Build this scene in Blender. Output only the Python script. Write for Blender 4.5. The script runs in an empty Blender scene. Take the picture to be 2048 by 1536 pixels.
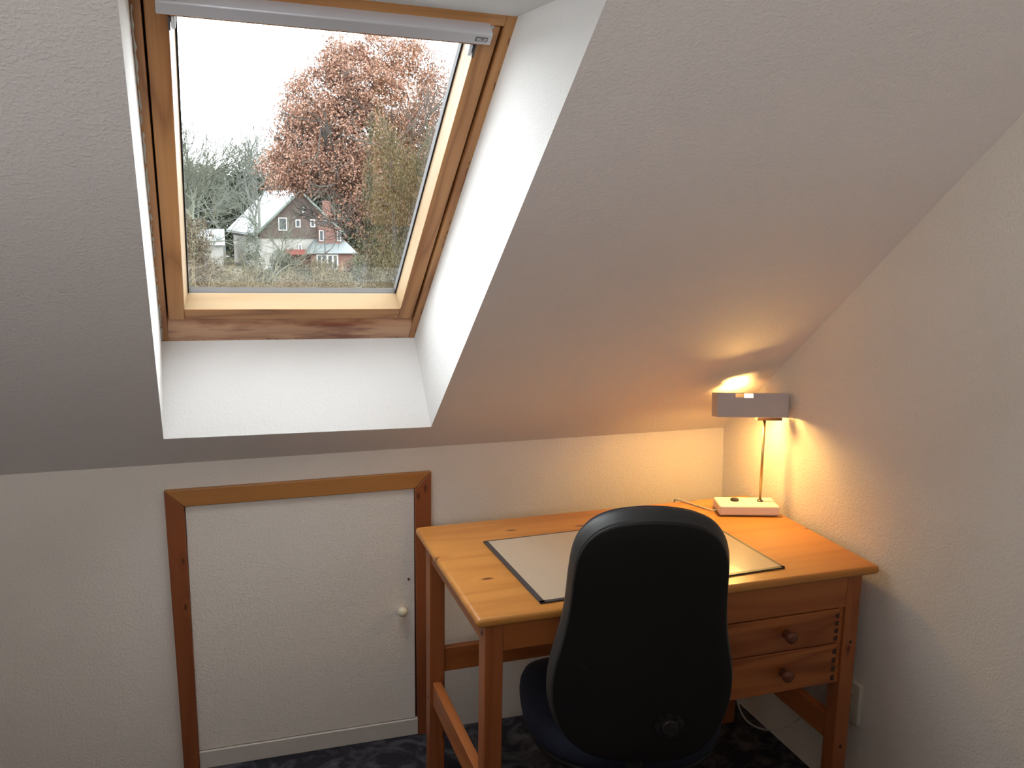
import bpy, bmesh, math, random
import numpy as np
from mathutils import Vector, Matrix
R = math.radians
C = bpy.context.scene.collection
scene = bpy.context.scene

# ------------------------------------------------------------------ camera, world, lights, exposure
def cam_matrix(loc, yaw, pitch, roll):
    y, p, r = R(yaw), R(pitch), R(roll)
    f = Vector((math.sin(y)*math.cos(p), math.cos(y)*math.cos(p), math.sin(p)))
    rt = Vector((math.cos(y), -math.sin(y), 0)); up = rt.cross(f)
    r2 = math.cos(r)*rt + math.sin(r)*up; u2 = -math.sin(r)*rt + math.cos(r)*up
    m = Matrix((r2, u2, -f)).transposed().to_4x4(); m.translation = Vector(loc)
    return m
cd = bpy.data.cameras.new('camera'); cam = bpy.data.objects.new('camera', cd); C.objects.link(cam)
cd.sensor_width = 36; cd.lens = 1820.9/2048*36; cd.clip_end = 1000; cd.clip_start = .05
cam.matrix_world = cam_matrix((-1.5425, -2.542, 1.6086), 17.781, -10.9481, .8584)
scene.camera = cam
scene.view_settings.view_transform = 'Standard'; scene.view_settings.look = 'None'
scene.view_settings.exposure = 0.0; scene.view_settings.gamma = 1; scene.view_settings.use_curve_mapping = False

wd = bpy.data.worlds.new('overcast_sky'); scene.world = wd; wd.use_nodes = True
bg = wd.node_tree.nodes['Background']
bg.inputs['Color'].default_value = (0.93, 0.965, 1.0, 1); bg.inputs['Strength'].default_value = 9.5

SL = R(41.2); H = 0.915
NV = Vector((0, math.sin(SL), math.cos(SL))); VV = Vector((0, -math.cos(SL), math.sin(SL)))
def S(x, v, d=0): return Vector((x, 0, H)) + VV*v + NV*d

def portal(name, m, sx, sy):
    l = bpy.data.lights.new(name, 'AREA'); l.shape = 'RECTANGLE'; l.size = sx; l.size_y = sy
    l.cycles.is_portal = True
    o = bpy.data.objects.new(name, l); C.objects.link(o); o.matrix_world = m; return o
# daylight portals in the skylight and the added rear window (they only guide the sky light)
pm = Matrix(((1,0,0),(0, VV.y, -NV.y),(0, VV.z, -NV.z))).transposed()
pm = Matrix(((1,0,0), tuple(VV), tuple(NV))).transposed().to_4x4(); pm.translation = S(-1.36, .80, .34)
portal('skylight_portal', pm, .56, .9)
BACK_Y = -4.35
pm2 = Matrix(((1,0,0),(0,0,1),(0,-1,0))).transposed().to_4x4(); pm2.translation = Vector((-2.45, BACK_Y-.06, 1.67))
portal('added_window_portal', pm2, 1.7, 1.35)
# added fill lamp, unseen on the flat ceiling behind the camera
cl_d = bpy.data.lights.new('added_fill_light', 'AREA'); cl_d.shape = 'DISK'; cl_d.size = .42; cl_d.energy = 2.5; cl_d.color = (1.0, .90, .80)
cl = bpy.data.objects.new('added_fill_light', cl_d); C.objects.link(cl); cl.location = (-1.7, -3.3, 2.33)

# ------------------------------------------------------------------ materials
MATS = {}
def newmat(name):
    m = bpy.data.materials.new(name); m.use_nodes = True; nt = m.node_tree; b = nt.nodes['Principled BSDF']
    return m, nt, b
def plain(name, col, rough=.6, metal=0, spec=.5, noise=0, nscale=30, bump=0, bscale=200, bdist=.001):
    if name in MATS: return MATS[name]
    m, nt, b = newmat(name)
    b.inputs['Base Color'].default_value = (*col, 1); b.inputs['Roughness'].default_value = rough
    b.inputs['Metallic'].default_value = metal; b.inputs['Specular IOR Level'].default_value = spec
    tc = nt.nodes.new('ShaderNodeTexCoord')
    if noise:
        n = nt.nodes.new('ShaderNodeTexNoise'); n.inputs['Scale'].default_value = nscale; n.inputs['Detail'].default_value = 5
        nt.links.new(tc.outputs['Object'], n.inputs['Vector'])
        mx = nt.nodes.new('ShaderNodeMix'); mx.data_type = 'RGBA'
        mx.inputs[6].default_value = (*[c*(1-noise) for c in col], 1); mx.inputs[7].default_value = (*[min(1, c*(1+noise)) for c in col], 1)
        nt.links.new(n.outputs['Fac'], mx.inputs[0]); nt.links.new(mx.outputs[2], b.inputs['Base Color'])
    if bump:
        n = nt.nodes.new('ShaderNodeTexNoise'); n.inputs['Scale'].default_value = bscale; n.inputs['Detail'].default_value = 3
        nt.links.new(tc.outputs['Object'], n.inputs['Vector'])
        bp = nt.nodes.new('ShaderNodeBump'); bp.inputs['Strength'].default_value = bump; bp.inputs['Distance'].default_value = bdist
        nt.links.new(n.outputs['Fac'], bp.inputs['Height']); nt.links.new(bp.outputs['Normal'], b.inputs['Normal'])
    MATS[name] = m; return m
def woodchip(name, col, strength=.9):
    """painted woodchip wallpaper"""
    m, nt, b = newmat(name); L = nt.links.new
    b.inputs['Roughness'].default_value = .75; b.inputs['Specular IOR Level'].default_value = .25
    tc = nt.nodes.new('ShaderNodeTexCoord')
    n = nt.nodes.new('ShaderNodeTexNoise'); n.inputs['Scale'].default_value = 150; n.inputs['Detail'].default_value = 4; n.inputs['Roughness'].default_value = .55
    L(tc.outputs['Object'], n.inputs['Vector'])
    rp = nt.nodes.new('ShaderNodeMapRange'); rp.inputs[1].default_value = .45; rp.inputs[2].default_value = .75
    L(n.outputs['Fac'], rp.inputs[0])
    n3 = nt.nodes.new('ShaderNodeTexNoise'); n3.inputs['Scale'].default_value = 38; n3.inputs['Detail'].default_value = 3
    L(tc.outputs['Object'], n3.inputs['Vector'])
    ad = nt.nodes.new('ShaderNodeMath'); ad.operation = 'MULTIPLY_ADD'; ad.inputs[1].default_value = .9
    L(n3.outputs['Fac'], ad.inputs[0]); L(rp.outputs[0], ad.inputs[2])
    bp = nt.nodes.new('ShaderNodeBump'); bp.inputs['Strength'].default_value = strength; bp.inputs['Distance'].default_value = .0010
    L(ad.outputs[0], bp.inputs['Height']); L(bp.outputs['Normal'], b.inputs['Normal'])
    n2 = nt.nodes.new('ShaderNodeTexNoise'); n2.inputs['Scale'].default_value = 3; n2.inputs['Detail'].default_value = 4
    L(tc.outputs['Object'], n2.inputs['Vector'])
    mx = nt.nodes.new('ShaderNodeMix'); mx.data_type = 'RGBA'
    mx.inputs[6].default_value = (*[c*.95 for c in col], 1); mx.inputs[7].default_value = (*[min(c*1.04, 1) for c in col], 1)
    L(n2.outputs['Fac'], mx.inputs[0]); L(mx.outputs[2], b.inputs['Base Color'])
    return m
def wood(name, light, dark, axis=0, ring=16, rough=.38, knots=True, seed=0, knot_col=None, stain=None, contrast=1.0, across=None, kscale=9.0):
    """lacquered pine, grain along the given axis"""
    if name in MATS: return MATS[name]
    m, nt, b = newmat(name); L = nt.links.new
    tc = nt.nodes.new('ShaderNodeTexCoord')
    mp = nt.nodes.new('ShaderNodeMapping'); mp.inputs['Location'].default_value = (seed*.37, seed*.71, seed*.13)
    L(tc.outputs['Object'], mp.inputs['Vector'])
    s = [1.0, 1.0, 1.0]; s[axis] = .09
    vm = nt.nodes.new('ShaderNodeVectorMath'); vm.operation = 'MULTIPLY'; vm.inputs[1].default_value = s
    L(mp.outputs['Vector'], vm.inputs[0])
    # knots pull the grain
    kn = nt.nodes.new('ShaderNodeTexVoronoi'); kn.voronoi_dimensions = '2D'; kn.inputs['Scale'].default_value = 1.0; kn.inputs['Randomness'].default_value = 1
    across = {0: 2, 1: 2, 2: 0}[axis] if across is None else across
    sp = nt.nodes.new('ShaderNodeSeparateXYZ'); L(mp.outputs['Vector'], sp.inputs[0]); cb_ = nt.nodes.new('ShaderNodeCombineXYZ')
    for src, dst, k_ in ((axis, 0, kscale*.42), (across, 1, kscale)):
        mm = nt.nodes.new('ShaderNodeMath'); mm.operation = 'MULTIPLY'; mm.inputs[1].default_value = k_
        L(sp.outputs[src], mm.inputs[0]); L(mm.outputs[0], cb_.inputs[dst])
    L(cb_.outputs[0], kn.inputs['Vector'])
    kr = nt.nodes.new('ShaderNodeMapRange'); kr.interpolation_type = 'SMOOTHSTEP'
    kr.inputs[1].default_value = .0; kr.inputs[2].default_value = .16; kr.inputs[3].default_value = 1; kr.inputs[4].default_value = 0
    L(kn.outputs['Distance'], kr.inputs[0])
    n = nt.nodes.new('ShaderNodeTexNoise'); n.inputs['Scale'].default_value = 5; n.inputs['Detail'].default_value = 3
    L(vm.outputs['Vector'], n.inputs['Vector'])
    ring_v = nt.nodes.new('ShaderNodeMath'); ring_v.operation = 'MULTIPLY_ADD'; ring_v.inputs[1].default_value = ring
    kb = nt.nodes.new('ShaderNodeMath'); kb.operation = 'MULTIPLY'; kb.inputs[1].default_value = 1.4 if knots else 0
    L(kr.outputs[0], kb.inputs[0]); L(n.outputs['Fac'], ring_v.inputs[0]); L(kb.outputs[0], ring_v.inputs[2])
    fr = nt.nodes.new('ShaderNodeMath'); fr.operation = 'PINGPONG'; fr.inputs[1].default_value = 1
    L(ring_v.outputs[0], fr.inputs[0])
    pw = nt.nodes.new('ShaderNodeMath'); pw.operation = 'POWER'; pw.inputs[1].default_value = 2.2
    L(fr.outputs[0], pw.inputs[0])
    # fine fibres
    s2 = [260.0, 260.0, 260.0]; s2[axis] = 6.0
    fv = nt.nodes.new('ShaderNodeVectorMath'); fv.operation = 'MULTIPLY'; fv.inputs[1].default_value = s2
    L(mp.outputs['Vector'], fv.inputs[0])
    fn = nt.nodes.new('ShaderNodeTexNoise'); fn.inputs['Scale'].default_value = 1; fn.inputs['Detail'].default_value = 2
    L(fv.outputs['Vector'], fn.inputs['Vector'])
    sm = nt.nodes.new('ShaderNodeMath'); sm.operation = 'MULTIPLY_ADD'; sm.inputs[1].default_value = .35*contrast
    fm = nt.nodes.new('ShaderNodeMath'); fm.operation = 'MULTIPLY'; fm.inputs[1].default_value = .42*contrast
    L(fn.outputs['Fac'], sm.inputs[0]); L(pw.outputs[0], fm.inputs[0]); L(fm.outputs[0], sm.inputs[2])
    mx = nt.nodes.new('ShaderNodeMix'); mx.data_type = 'RGBA'
    mx.inputs[6].default_value = (*light, 1); mx.inputs[7].default_value = (*dark, 1)
    L(sm.outputs[0], mx.inputs[0])
    out = mx.outputs[2]
    if knots:
        kc = nt.nodes.new('ShaderNodeMapRange'); kc.interpolation_type = 'SMOOTHSTEP'
        kc.inputs[1].default_value = .02; kc.inputs[2].default_value = .055; kc.inputs[3].default_value = .9; kc.inputs[4].default_value = 0
        L(kn.outputs['Distance'], kc.inputs[0])
        m2 = nt.nodes.new('ShaderNodeMix'); m2.data_type = 'RGBA'
        m2.inputs[7].default_value = (*(knot_col or tuple(c*.3 for c in dark)), 1)
        L(kc.outputs[0], m2.inputs[0]); L(out, m2.inputs[6]); out = m2.outputs[2]
    if stain:
        sn = nt.nodes.new('ShaderNodeTexNoise'); sn.inputs['Scale'].default_value = 9; sn.inputs['Detail'].default_value = 5
        sv = nt.nodes.new('ShaderNodeVectorMath'); sv.operation = 'MULTIPLY'
        q = [3.0, 3.0, 3.0]; q[axis] = .6; sv.inputs[1].default_value = q
        L(mp.outputs['Vector'], sv.inputs[0]); L(sv.outputs['Vector'], sn.inputs['Vector'])
        sr = nt.nodes.new('ShaderNodeMapRange'); sr.inputs[1].default_value = .50; sr.inputs[2].default_value = .66
        sr.inputs[3].default_value = 0; sr.inputs[4].default_value = .85
        L(sn.outputs['Fac'], sr.inputs[0])
        m3 = nt.nodes.new('ShaderNodeMix'); m3.data_type = 'RGBA'; m3.inputs[7].default_value = (*stain, 1)
        L(sr.outputs[0], m3.inputs[0]); L(out, m3.inputs[6]); out = m3.outputs[2]
    L(out, b.inputs['Base Color'])
    b.inputs['Roughness'].default_value = rough; b.inputs['Specular IOR Level'].default_value = .45
    bp = nt.nodes.new('ShaderNodeBump'); bp.inputs['Strength'].default_value = .12; bp.inputs['Distance'].default_value = .0006
    L(fn.outputs['Fac'], bp.inputs['Height']); L(bp.outputs['Normal'], b.inputs['Normal'])
    MATS[name] = m; return m

WALL = (.80, .735, .66)
m_wall = woodchip('painted_woodchip', WALL)
m_slope = woodchip('painted_woodchip_slope', (.79, .735, .695), .8)
m_reveal = woodchip('painted_reveal', (.89, .885, .87), .45)
m_white_paint = plain('white_paint', (.74, .70, .65), .5, noise=.05, nscale=25)
# pine tones
DL, DD = (.47, .152, .040), (.24, .062, .014)
m_top = wood('desk_top_pine', (.60, .265, .060), (.38, .130, .024), 0, 14, .33, seed=3, knot_col=(.14, .04, .010), contrast=1.0, across=1, kscale=6.5)
m_dx = wood('desk_pine_x', DL, DD, 0, 16, .4, seed=1, knot_col=(.10, .03, .01))
m_dy = wood('desk_pine_y', DL, DD, 1, 16, .4, seed=5, knot_col=(.10, .03, .01))
m_dz = wood('desk_pine_z', (.42, .132, .042), (.21, .054, .017), 2, 16, .4, seed=2, knot_col=(.10, .03, .01))
m_knob = wood('turned_knob_pine', (.20, .065, .03), (.11, .035, .016), 1, 22, .35, knots=False, seed=8)
m_endgrain = plain('end_grain', (.055,.02,.01), .55, noise=.2, nscale=80)
m_plug = plain('dark_wood_plug', (.05, .018, .01), .5)
CL, CDK = (.50, .225, .066), (.27, .088, .022)
m_cx = wood('casing_pine_x', CL, CDK, 0, 12, .38, seed=11, knot_col=(.12, .03, .01))
m_cz = wood('casing_pine_z', (.31, .096, .034), (.18, .046, .017), 2, 16, .38, seed=12, knot_col=(.10, .03, .01))
FL, FD = (.58, .285, .10), (.30, .115, .034)
m_fx = wood('window_pine_x', FL, FD, 0, 20, .35, seed=21, knots=False, contrast=1.6)
m_fy = wood('window_pine_y', FL, FD, 1, 20, .35, seed=22, knots=False, contrast=1.6)
m_fsill = wood('window_pine_worn', (.66, .40, .24), (.40, .17, .08), 0, 14, .4, seed=27, knots=False, stain=(.20, .055, .03))
m_bevel = wood('window_pine_pale', (.50, .36, .215), (.38, .24, .12), 0, 12, .35, seed=24, knots=False)
m_bevely = wood('window_pine_pale_y', (.50, .36, .215), (.38, .24, .12), 1, 12, .35, seed=25, knots=False)
m_gasket = plain('black_rubber', (.012, .012, .014), .6)
m_dark = plain('dark_gap', (.02, .012, .008), .8)
m_alu = plain('brushed_aluminium', (.62, .60, .62), .45, .25)
m_steel = plain('zinc_steel', (.45, .45, .44), .35, .9)

# ------------------------------------------------------------------ mesh helpers
def obj(name, bm, mat, parent=None, smooth=False, bevel=0, segs=2):
    me = bpy.data.meshes.new(name)
    bmesh.ops.recalc_face_normals(bm, faces=bm.faces)
    bm.to_mesh(me); bm.free()
    mats = mat if isinstance(mat, (list, tuple)) else [mat]
    for x in mats: me.materials.append(x)
    if smooth:
        for p in me.polygons: p.use_smooth = True
    o = bpy.data.objects.new(name, me); C.objects.link(o)
    if parent: o.parent = parent
    if bevel:
        md = o.modifiers.new('bevel', 'BEVEL'); md.width = bevel; md.segments = segs; md.limit_method = 'ANGLE'; md.angle_limit = R(35)
        md.harden_normals = False
        for p in me.polygons: p.use_smooth = True
        me.set_sharp_from_angle(angle=R(50)) if hasattr(me, 'set_sharp_from_angle') else None
    return o
def box(bm, x0, x1, y0, y1, z0, z1):
    v = [bm.verts.new(p) for p in ((x0,y0,z0),(x1,y0,z0),(x1,y1,z0),(x0,y1,z0),(x0,y0,z1),(x1,y0,z1),(x1,y1,z1),(x0,y1,z1))]
    for f in ((3,2,1,0),(4,5,6,7),(0,1,5,4),(1,2,6,5),(2,3,7,6),(3,0,4,7)): bm.faces.new([v[i] for i in f])
    return v
def bx(*a):
    bm = bmesh.new(); box(bm, *a); return bm
def hexa(bm, pts):
    """8 points: bottom ring then top ring"""
    v = [bm.verts.new(p) for p in pts]
    for f in ((3,2,1,0),(4,5,6,7),(0,1,5,4),(1,2,6,5),(2,3,7,6),(3,0,4,7)): bm.faces.new([v[i] for i in f])
def prism(bm, poly, axis_vec):
    a = [bm.verts.new(p) for p in poly]; b = [bm.verts.new(Vector(p)+Vector(axis_vec)) for p in poly]
    n = len(a); bm.faces.new(a); bm.faces.new(b[::-1])
    for i in range(n): bm.faces.new((a[i], b[i], b[(i+1)%n], a[(i+1)%n]))
def tube(bm, pts, radii, sides=12, caps=True):
    pts = [Vector(p) for p in pts]
    if not isinstance(radii, (list, tuple)): radii = [radii]*len(pts)
    rings = []; prev = None
    for i, p in enumerate(pts):
        if i == 0: t = pts[1]-p
        elif i == len(pts)-1: t = p-pts[i-1]
        else: t = pts[i+1]-pts[i-1]
        t.normalize()
        if prev is None:
            a = Vector((0,0,1)) if abs(t.z) < .9 else Vector((1,0,0))
            u = t.cross(a).normalized()
        else:
            u = (prev - t*prev.dot(t)).normalized()
        prev = u; w = t.cross(u)
        rings.append([bm.verts.new(p + (u*math.cos(2*math.pi*k/sides)+w*math.sin(2*math.pi*k/sides))*radii[i]) for k in range(sides)])
    for a, b in zip(rings, rings[1:]):
        for k in range(sides): bm.faces.new((a[k], a[(k+1)%sides], b[(k+1)%sides], b[k]))
    if caps: bm.faces.new(rings[0][::-1]); bm.faces.new(rings[-1])
def lathe(bm, prof, origin, axis, sides=24):
    """prof: (radius, distance along axis)"""
    ax = Vector(axis).normalized(); a = Vector((0,0,1)) if abs(ax.z) < .9 else Vector((1,0,0))
    u = ax.cross(a).normalized(); w = ax.cross(u); o = Vector(origin)
    rings = []
    for r, h in prof:
        rings.append([bm.verts.new(o+ax*h+(u*math.cos(2*math.pi*k/sides)+w*math.sin(2*math.pi*k/sides))*max(r, 1e-5)) for k in range(sides)])
    for p, q in zip(rings, rings[1:]):
        for k in range(sides): bm.faces.new((p[k], p[(k+1)%sides], q[(k+1)%sides], q[k]))
    bm.faces.new(rings[0][::-1]); bm.faces.new(rings[-1])
def thing(name, label=None, cat=None, loc=(0,0,0), rz=0, group=None, kind=None):
    o = bpy.data.objects.new(name, None); C.objects.link(o); o.location = loc; o.rotation_euler = (0,0,rz); o.empty_display_size = .1
    return tag(o, label, cat, group, kind)
def tag(o, label=None, cat=None, group=None, kind=None):
    for k, v in (('label', label), ('category', cat), ('group', group), ('kind', kind)):
        if v: o[k] = v
    return o
def structure(o, label=None, cat=None):
    return tag(o, label, cat, None, 'structure')
def catmull(pts, n=8):
    P = [Vector(p) for p in pts]; P = [2*P[0]-P[1]] + P + [2*P[-1]-P[-2]]; out = []
    for i in range(1, len(P)-2):
        for k in range(n):
            t = k/n; a, b, c, d = P[i-1:i+3]
            out.append(.5*((2*b)+(c-a)*t+(2*a-5*b+4*c-d)*t*t+(3*b-a-3*c+d)*t**3))
    out.append(P[-2]); return out

# ------------------------------------------------------------------ room shell
W = math.tan(R(1.4279)); XL = -3.6
VTOP = (2.42-H)/math.sin(SL); YT = -VTOP*math.cos(SL)      # slope meets the flat ceiling
def rwx(y, z): return .0377*(1-z/.915) - W*y if z < .915 else -W*y
def flat(polys):
    bm = bmesh.new(); cache = {}
    for poly in polys:
        vs = []
        for p in poly:
            k = tuple(round(c, 5) for c in p)
            if k not in cache: cache[k] = bm.verts.new(p)
            vs.append(cache[k])
        bm.faces.new(vs)
    return bm
# floor
bm = bmesh.new(); box(bm, XL-.1, .3, BACK_Y-.1, .12, -.12, 0)
m_carpet, nt, b = newmat('dark_carpet'); L = nt.links.new
tc = nt.nodes.new('ShaderNodeTexCoord')
n1 = nt.nodes.new('ShaderNodeTexNoise'); n1.inputs['Scale'].default_value = 11; n1.inputs['Detail'].default_value = 7; n1.inputs['Distortion'].default_value = 1.6
n2 = nt.nodes.new('ShaderNodeTexNoise'); n2.inputs['Scale'].default_value = 420; n2.inputs['Detail'].default_value = 2
L(tc.outputs['Object'], n1.inputs['Vector']); L(tc.outputs['Object'], n2.inputs['Vector'])
mr = nt.nodes.new('ShaderNodeMapRange'); mr.inputs[1].default_value = .45; mr.inputs[2].default_value = .75; L(n1.outputs['Fac'], mr.inputs[0])
mx = nt.nodes.new('ShaderNodeMix'); mx.data_type = 'RGBA'; mx.inputs[6].default_value = (.026, .025, .032, 1); mx.inputs[7].default_value = (.12, .115, .13, 1)
L(mr.outputs[0], mx.inputs[0]); L(mx.outputs[2], b.inputs['Base Color']); b.inputs['Roughness'].default_value = .95; b.inputs['Specular IOR Level'].default_value = .1
bp = nt.nodes.new('ShaderNodeBump'); bp.inputs['Strength'].default_value = .7; bp.inputs['Distance'].default_value = .004
L(n2.outputs['Fac'], bp.inputs['Height']); L(bp.outputs['Normal'], b.inputs['Normal'])
structure(obj('floor', bm, m_carpet))

# knee wall with the hatch opening
DX0, DX1, DZT = -1.69, -1.0, .82
bm = flat([
    [(XL,0,0),(DX0,0,0),(DX0,0,DZT),(XL,0,DZT)], [(XL,0,DZT),(DX0,0,DZT),(DX0,0,H),(XL,0,H)],
    [(DX0,0,DZT),(DX1,0,DZT),(DX1,0,H),(DX0,0,H)],
    [(DX1,0,0),(.0377,0,0),(.0377*(1-DZT/.915),0,DZT),(DX1,0,DZT)], [(DX1,0,DZT),(.0377*(1-DZT/.915),0,DZT),(0,0,H),(DX1,0,H)],
    [(DX0,0,0),(DX0,.10,0),(DX0,.10,DZT),(DX0,0,DZT)], [(DX1,0,0),(DX1,.10,0),(DX1,.10,DZT),(DX1,0,DZT)],
    [(DX0,0,DZT),(DX0,.10,DZT),(DX1,.10,DZT),(DX1,0,DZT)], [(DX0,.10,0),(DX1,.10,0),(DX1,.10,DZT),(DX0,.10,DZT)]])
structure(obj('wall_back', bm, m_wall))
# right wall
fy = BACK_Y
rear_k = fy + .0
pts = [(rwx(0,0),0,0), (rwx(fy,0),fy,0), (rwx(fy,H),fy,2.42), (rwx(YT,2.42),YT,2.42), (0,0,H)]
bm = flat([[(rwx(0,0),0,0),(rwx(fy,0),fy,0),(rwx(fy,H),fy,H),(0,0,H)], [(0,0,H),(rwx(fy,H),fy,H),(rwx(fy,H),fy,2.42),(rwx(YT,2.42),YT,2.42)]])
structure(obj('wall_right', bm, m_wall))
bm = flat([[(XL,0,0),(XL,fy,0),(XL,fy,2.42),(XL,YT,2.42),(XL,0,H)]]); structure(obj('wall_left', bm, m_wall))
# rear wall with an added unseen window that lets in more daylight
wx0, wx1, wz0, wz1 = -3.3, -1.6, 1.0, 2.35; xr = rwx(fy, 2)
def rw(a, b, c, d): return [(a,fy,c),(b,fy,c),(b,fy,d),(a,fy,d)]
bm = flat([rw(XL,wx0,0,wz0), rw(wx0,wx1,0,wz0), rw(wx1,xr+.04,0,wz0), rw(XL,wx0,wz0,wz1), rw(wx1,xr+.04,wz0,wz1), rw(XL,wx0,wz1,2.42), rw(wx0,wx1,wz1,2.42), rw(wx1,xr+.04,wz1,2.42)])
structure(obj('wall_rear', bm, m_wall))
w2 = thing('window_added', loc=((wx0+wx1)/2, fy, wz0), kind='structure')
bm = bmesh.new(); hw = (wx1-wx0)/2; hh = wz1-wz0
for a in ((-hw,hw,0,.06),(-hw,hw,hh-.06,hh),(-hw,-hw+.06,.06,hh-.06),(hw-.06,hw,.06,hh-.06),(-.035,.035,.06,hh-.06)): box(bm, a[0],a[1],-.05,.0,a[2],a[3])
obj('window_frame', bm, m_white_paint, w2)

# added unseen dark wall behind the camera, shades the lower room
bm = bmesh.new(); box(bm, XL, rwx(-2.8,0)-.01, -2.86, -2.76, 0, 1.36); structure(obj('wall_light_block', bm, wood('light_block_wood', (.16,.065,.025), (.09,.035,.012), 2, 12, .5, knots=False, seed=31)))

# sloped ceiling with the skylight opening, plaster reveal and the flat part above
BL, BR, TR, TL = (-1.7005,.1485), (-.9958,.1271), (-.952,1.586), (-1.657,1.607)
def SP(p, d=0): return tuple(S(p[0], p[1], d))
a0, a1, b0, b1 = (XL,0), (0,0), (XL,VTOP), (rwx(YT,2.42),VTOP)
polys = [[SP(a0),SP(a1),SP(BR),SP(BL)], [SP(a1),SP(b1),SP(TR),SP(BR)], [SP(b1),SP(b0),SP(TL),SP(TR)], [SP(b0),SP(a0),SP(BL),SP(TL)],
         [SP(b0),SP(b1),(rwx(fy,2),fy,2.42),(XL,fy,2.42)]]
structure(obj('ceiling', flat(polys), m_slope))
ang = R(-1.6)
def WL(x, v):      # window coordinates -> slope coordinates (the window sits very slightly askew in its opening)
    c, s = math.cos(ang), math.sin(ang)
    return (-1.3625 + c*x - s*v, .2525 + s*x + c*v)
fb = [WL(-.333,-.002), WL(.333,-.002), WL(.335,1.069), WL(-.335,1.069)]
fbp = [SP(p, .236) for p in fb]; op = [SP(BL), SP(BR), SP(TR), SP(TL)]
# fixed upper edge runs level, lower edge square to the roof
rv = bmesh.new()
for i in range(4):
    j = (i+1) % 4; n = 12
    A, B, Cc, Dd = map(Vector, (op[i], op[j], fbp[j], fbp[i])); g = []
    for p in range(n+1):
        row = []
        for q in range(n+1):
            s, t = p/n, q/n; row.append(rv.verts.new((A*(1-s)+B*s)*(1-t)+(Dd*(1-s)+Cc*s)*t))
        g.append(row)
    for p in range(n):
        for q in range(n): rv.faces.new((g[p][q], g[p+1][q], g[p+1][q+1], g[p][q+1]))
structure(obj('trim_2', rv, m_reveal))

# ------------------------------------------------------------------ window_1, the roof window
wr = bpy.data.objects.new('window_1', None); C.objects.link(wr); wr['kind'] = 'structure'
wm = Matrix(((1,0,0), tuple(VV), tuple(-NV))).transposed().to_4x4()
wm.translation = S(-1.3625, .2525, 0)
wr.matrix_world = wm @ Matrix.Rotation(ang, 4, 'Z')
def wbox(bm, x0, x1, v0, v1, d0, d1): box(bm, x0, x1, v0, v1, -d1, -d0)
def wpart(name, mat, *boxes, bevel=.0015, parent=wr):
    bm = bmesh.new()
    for b_ in boxes: wbox(bm, *b_)
    return obj(name, bm, mat, parent, bevel=bevel)
# fixed frame (rebated behind the plaster edge)
wpart('window_frame', m_fy, (-.37,-.3165,-.04,1.11,.229,.31), (.3165,.37,-.04,1.11,.229,.31))
bm = bmesh.new(); wbox(bm, -.3165,.3165,1.052,1.11,.229,.31); obj('frame_head', bm, m_fx, wr, bevel=.0015)
bm = bmesh.new()
# sill of the fixed frame, its top sloping towards the pane
prism(bm, [(-.3165,-.04,-.229),(-.3165,.058,-.229),(-.3165,.080,-.246),(-.3165,.080,-.300),(-.3165,-.04,-.300)], (.633,0,0))
obj('frame_sill', bm, m_fsill, wr, bevel=.0015)
# sash
so, si, sv0, sv1, st0, st1 = .3125, .2735, .0835, .127, 1.000, 1.046
bm = bmesh.new(); wbox(bm, -so,-si, sv0, st1, .235,.300); wbox(bm, si, so, sv0, st1, .235,.300)
sash = obj('sash', bm, m_fy, wr, bevel=.002)
bm = bmesh.new(); wbox(bm, -si, si, sv0, sv1, .235,.300); wbox(bm, -si, si, st0, st1, .235,.300)
obj('sash_rail', bm, m_fx, sash, bevel=.0015)
gx, gv0, gv1 = .2645, .139, .988
bm = bmesh.new()
prism(bm, [(-si+.0004,sv1,-.2365),(-si+.0004,gv0+.001,-.277),(-si+.0004,sv1,-.30)], (2*si-.0008,0,0))
prism(bm, [(-si+.0004,st0,-.2365),(-si+.0004,gv1,-.277),(-si+.0004,st0,-.30)], (2*si-.0008,0,0))
obj('glazing_bead', bm, m_bevel, sash)
for s in (-1, 1):
    bm = bmesh.new()
    prism(bm, [(s*si,sv1,-.2365),(s*gx,sv1,-.277),(s*si,sv1,-.30)], (0,st0-sv1,0))
    obj('glazing_bead', bm, m_bevely, sash)
bm = bmesh.new(); t = .0035
for a in ((-gx-.006,-gx+t,gv0-.006,gv1+.006),(gx-t,gx+.006,gv0-.006,gv1+.006),(-gx,gx,gv0-.010,gv0+.0006),(-gx,gx,gv1-t,gv1+.006)): wbox(bm, *a, .2775,.296)
obj('glazing_gasket', bm, m_gasket, sash)
# panes
mg = bpy.data.materials.new('window_glass'); mg.use_nodes = True; nt = mg.node_tree; nt.nodes.clear(); L = nt.links.new
o_ = nt.nodes.new('ShaderNodeOutputMaterial'); tr = nt.nodes.new('ShaderNodeBsdfTransparent'); gl = nt.nodes.new('ShaderNodeBsdfGlossy'); mxs = nt.nodes.new('ShaderNodeMixShader')
tr.inputs['Color'].default_value = (.975,.985,.98,1); gl.inputs['Roughness'].default_value = .012; gl.inputs['Color'].default_value = (1,1,1,1)
fr = nt.nodes.new('ShaderNodeFresnel'); fr.inputs['IOR'].default_value = 1.8
L(fr.outputs[0], mxs.inputs[0]); L(tr.outputs[0], mxs.inputs[1]); L(gl.outputs[0], mxs.inputs[2]); L(mxs.outputs[0], o_.inputs['Surface'])
MATS['glass'] = mg
bm = bmesh.new(); e = .004
for d in (.280, .294):
    v = [bm.verts.new(p) for p in ((-gx-e,gv0-e,-d),(gx+e,gv0-e,-d),(gx+e,gv1+e,-d),(-gx-e,gv1+e,-d))]; bm.faces.new(v)
obj('pane', bm, mg, sash)
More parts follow.
